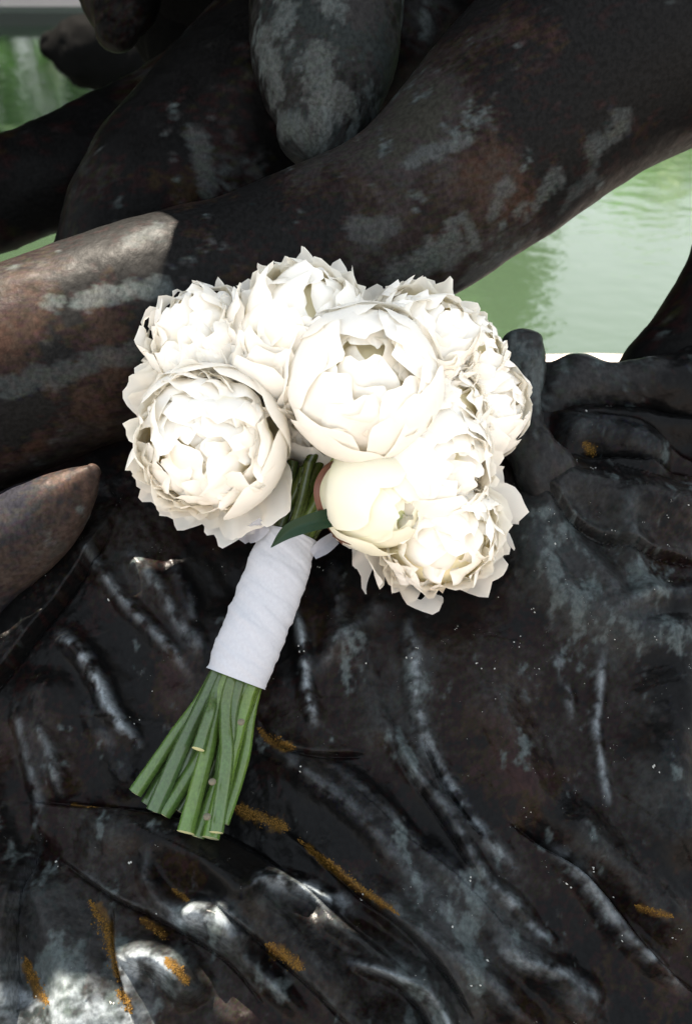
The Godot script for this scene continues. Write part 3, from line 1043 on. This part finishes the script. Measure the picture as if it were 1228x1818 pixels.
func make_bouquet() -> void:
	var o := at(420, 1205, 0.745)
	var b := thing("bouquet", "bridal bouquet of white peonies with green stems bound in white cloth", "bouquet", o)
	# stems: flower, neck of the wrap, foot of the wrap, cut end
	var rows := [
		[[560, 800, 0.77], [488, 950, 0.768], [384, 1195, 0.744], [240, 1408, 0.722], 13],
		[[520, 820, 0.775], [492, 950, 0.764], [388, 1190, 0.738], [274, 1440, 0.700], 14.5],
		[[540, 830, 0.77], [505, 945, 0.771], [396, 1200, 0.748], [262, 1428, 0.724], 12],
		[[570, 810, 0.78], [515, 955, 0.763], [440, 1202, 0.736], [290, 1446, 0.706], 14],
		[[600, 830, 0.775], [524, 960, 0.761], [404, 1205, 0.733], [330, 1478, 0.690], 15],
		[[580, 850, 0.77], [530, 955, 0.766], [452, 1212, 0.741], [350, 1486, 0.697], 13.5],
		[[540, 860, 0.765], [520, 958, 0.762], [424, 1210, 0.732], [392, 1400, 0.704], 14.5],
		[[610, 860, 0.775], [540, 962, 0.763], [446, 1215, 0.735], [374, 1488, 0.686], 14.5],
		[[560, 880, 0.77], [541, 965, 0.768], [456, 1220, 0.744], [396, 1462, 0.706], 11],
		[[500, 830, 0.77], [484, 945, 0.770], [410, 1190, 0.746], [300, 1430, 0.716], 12],
		[[480, 830, 0.765], [480, 940, 0.772], [420, 1200, 0.752], [336, 1450, 0.716], 12],
		[[620, 870, 0.78], [545, 968, 0.770], [446, 1215, 0.750], [318, 1440, 0.720], 12],
		[[550, 820, 0.76], [512, 955, 0.760], [396, 1200, 0.734], [352, 1330, 0.708], 11],
		[[600, 850, 0.77], [534, 962, 0.760], [412, 1205, 0.730], [384, 1478, 0.680], 12],
	]
	for q in rows:
		var ps := []
		for k in 4:
			ps.append(at(q[k][0], q[k][1], q[k][2] + (rng.randf_range(-0.008, 0.004) if k == 3 else 0.0)))
		ps.insert(3, ps[2].lerp(ps[3], 0.55) + RIGHT * rng.randf_range(-0.003, 0.003) + BACK * rng.randf_range(-0.002, 0.004))
		var r: float = q[4] * K * 0.74
		var g := rng.randf_range(0.65, 1.25)
		var stem := place("stem", tube(ps, [r * 0.8, r * 0.85, r * 0.92, r * rng.randf_range(0.9, 1.08), r], 60, 16, o, Color(0.075 * g, 0.10 * g, 0.018), Color(0.080 * g, 0.150 * g, 0.036)), M.stem, b)
		place("cut_end", disc(ps[4], (ps[4] - ps[3]).normalized(), r, o), M.cut, stem)
	for q in [[377, 1388, 0.682], [368, 1450, 0.675], [428, 1282, 0.705]]:
		var sp := SphereMesh.new()
		sp.radius = 0.0026
		sp.height = 0.0042
		var nd := place("stem_scar", sp, M.node, b)
		nd.position = at(q[0], q[1], q[2]) - o
	make_wrap(b, o)
	# flowers, back ones first
	peony(b, o, 372, 622, 0.772, 124, Vector3(-0.55, 0.5, 0.7), "ruffle")
	peony(b, o, 465, 640, 0.785, 118, Vector3(-0.1, 0.3, 0.95), "ruffle")
	peony(b, o, 575, 740, 0.80, 105, Vector3(-0.1, -0.3, 0.9), "globe")
	peony(b, o, 532, 606, 0.758, 154, Vector3(-0.1, 0.72, 0.7), "ruffle")
	peony(b, o, 738, 618, 0.765, 126, Vector3(0.3, 0.5, 0.8), "ruffle")
	peony(b, o, 812, 640, 0.79, 96, Vector3(0.6, 0.4, 0.6), "ruffle")
	peony(b, o, 835, 720, 0.805, 107, Vector3(0.8, 0.1, 0.6), "globe")
	peony(b, o, 775, 735, 0.765, 105, Vector3(0.6, 0.0, 0.8), "ruffle")
	peony(b, o, 774, 938, 0.768, 150, Vector3(0.2, -0.35, 0.9), "open")
	peony(b, o, 378, 784, 0.745, 150, Vector3(-0.28, -0.2, 0.92), "bowl")
	peony(b, o, 752, 822, 0.752, 126, Vector3(0.55, -0.05, 0.85), "globe")
	peony(b, o, 645, 682, 0.722, 146, Vector3(0.05, 0.12, 1.0), "globe")
	peony(b, o, 668, 882, 0.738, 105, Vector3(0.5, -0.35, 0.75), "bud", Color(0.92, 0.90, 0.77), Color(0.70, 0.74, 0.42))
	# green parts between the flowers
	var lf := blade([at(590, 918, 0.725), at(545, 930, 0.715), at(510, 945, 0.715), at(481, 972, 0.722)], [0.007, 0.0062, 0.005, 0.0003], BACK, 0.5, o)
	place("leaf", lf, M.leaf, b)
	place("leaf", blade([at(590, 830, 0.75), at(606, 808, 0.72), at(622, 795, 0.715)], [0.004, 0.004, 0.0005], BACK, 0.4, o), M.sepal_green, b)
	place("sepal", blade([at(608, 965, 0.75), at(575, 920, 0.725), at(562, 870, 0.715), at(580, 830, 0.725), at(612, 812, 0.74)], [0.001, 0.002, 0.0022, 0.002, 0.0006], BACK, 0.6, o), M.sepal, b)
	place("sepal", blade([at(590, 950, 0.74), at(620, 962, 0.722), at(660, 968, 0.735)], [0.001, 0.002, 0.0006], BACK, 0.4, o), M.sepal, b)


func make_wrap(b: Node3D, o: Vector3) -> void:
	var ps := [at(514, 948, 0.765), at(487, 1030, 0.757), at(452, 1120, 0.747), at(419, 1205, 0.740)]
	var rs := [53.0, 56.0, 57.0, 54.0]
	var pts := PackedVector3Array()
	var rings := 130
	var seg := 72
	var cen := Vector3.ZERO
	for i in rings + 1:
		var t := float(i) / rings
		var c: Vector3 = spline(ps, t)
		var tg: Vector3 = (spline(ps, minf(t + 0.02, 1.0)) - spline(ps, maxf(t - 0.02, 0.0))).normalized()
		var r: float = spline(rs, t) * K * 0.75
		var side := tg.cross(BACK).normalized()
		var out := side.cross(tg)
		cen += c / (rings + 1)
		for j in seg:
			var a := TAU * j / seg
			var d := side * cos(a) + out * sin(a) * 0.78
			# turns of the cloth: overlapping bands that climb a little, creased across
			var turn := t * 5.0 + 0.22 * cos(a + 0.6) + 0.05 * lump.get_noise_2d(cos(a) * 40.0, t * 50.0)
			var edge := turn - floorf(turn)
			var lift := 0.0005 * (1.0 - edge) * sm(0.0, 0.1, edge)
			var crease := lump.get_noise_2d(cos(a) * 22.0 + sin(a) * 15.0, t * 900.0 + 80.0 * cos(a)) * 0.0012 + lump.get_noise_2d(a * 8.0, t * 260.0 + 50.0 * sin(a)) * 0.0010
			pts.append(c + d.normalized() * (d.length() * r + lift + crease) - o)
	var w := place("wrap", sheet(pts, seg, rings + 1, true, PackedColorArray(), cen - o), M.wrap, b)
	place("loose_end", blade([at(470, 930, 0.748), at(452, 945, 0.75), at(436, 952, 0.76), at(430, 962, 0.768)], [0.006, 0.007, 0.006, 0.003], BACK, 0.3, o), M.sheer, w)
	place("loose_end", blade([at(555, 985, 0.755), at(575, 970, 0.756), at(595, 955, 0.762)], [0.004, 0.006, 0.005], BACK, 0.3, o), M.sheer, w)


func make_far_figure() -> void:
	var o := at(170, 100, 5.4)
	o.y = 0.0
	var s := thing("far_bronze", "dark out-of-focus bronze figure standing low in the pond at upper left", "statue", o)
	place("body", limb([[92, 82, 5.4, 26], [135, 88, 5.4, 56], [200, 96, 5.4, 66], [270, 112, 5.4, 62], [340, 130, 5.4, 60]], 30, 32, o, 0.008, 0.7, -0.6), M.bronze_shaded, s)


func _ready() -> void:
	rng.seed = 20240611
	# camera
	var cam := Camera3D.new()
	cam.name = "camera"
	add_child(cam)
	cam.transform = Transform3D(Basis(RIGHT, UP, BACK), EYE)
	cam.fov = FOV
	cam.near = 0.05
	cam.far = 600.0
	var lens := CameraAttributesPhysical.new()
	lens.frustum_focal_length = 12.0 / tan(deg_to_rad(FOV / 2.0))
	lens.frustum_focus_distance = 0.73
	lens.frustum_near = 0.05
	lens.frustum_far = 600.0
	lens.exposure_aperture = 6.0
	cam.attributes = lens
	cam.current = true
	# sky, sun, exposure
	TO_SUN = Vector3(-0.30, 0.889, -0.339).normalized()
	var sm_ := ProceduralSkyMaterial.new()
	sm_.sky_top_color = lin(0.15, 0.165, 0.185)
	sm_.sky_horizon_color = lin(0.24, 0.245, 0.24)
	sm_.sky_curve = 0.2
	sm_.ground_bottom_color = lin(0.05, 0.05, 0.045)
	sm_.ground_horizon_color = lin(0.2, 0.2, 0.19)
	var sky := Sky.new()
	sky.sky_material = sm_
	var env := Environment.new()
	env.background_mode = Environment.BG_SKY
	env.sky = sky
	env.tonemap_mode = Environment.TONE_MAPPER_LINEAR
	env.tonemap_exposure = 11.2
	env.sdfgi_enabled = true
	env.ssao_enabled = true
	env.ssil_enabled = true
	var we := WorldEnvironment.new()
	we.name = "surroundings"
	we.environment = env
	add_child(we)
	var sun := DirectionalLight3D.new()
	sun.name = "sun"
	add_child(sun)
	sun.look_at_from_position(TO_SUN * 10.0, Vector3.ZERO, Vector3.UP)
	sun.light_energy = 1.0
	sun.light_color = Color(1.0, 0.95, 0.88)
	sun.light_angular_distance = 0.4
	sun.shadow_enabled = true
	# noises
	lump.seed = 11
	lump.noise_type = FastNoiseLite.TYPE_SIMPLEX_SMOOTH
	lump.frequency = 0.01
	lump.fractal_octaves = 3
	stain.seed = 77
	stain.noise_type = FastNoiseLite.TYPE_SIMPLEX_SMOOTH
	stain.frequency = 1.0
	stain.fractal_octaves = 4
	stain.fractal_gain = 0.55
	make_materials()
	make_setting()
	make_statue()
	make_bouquet()
	make_far_figure()
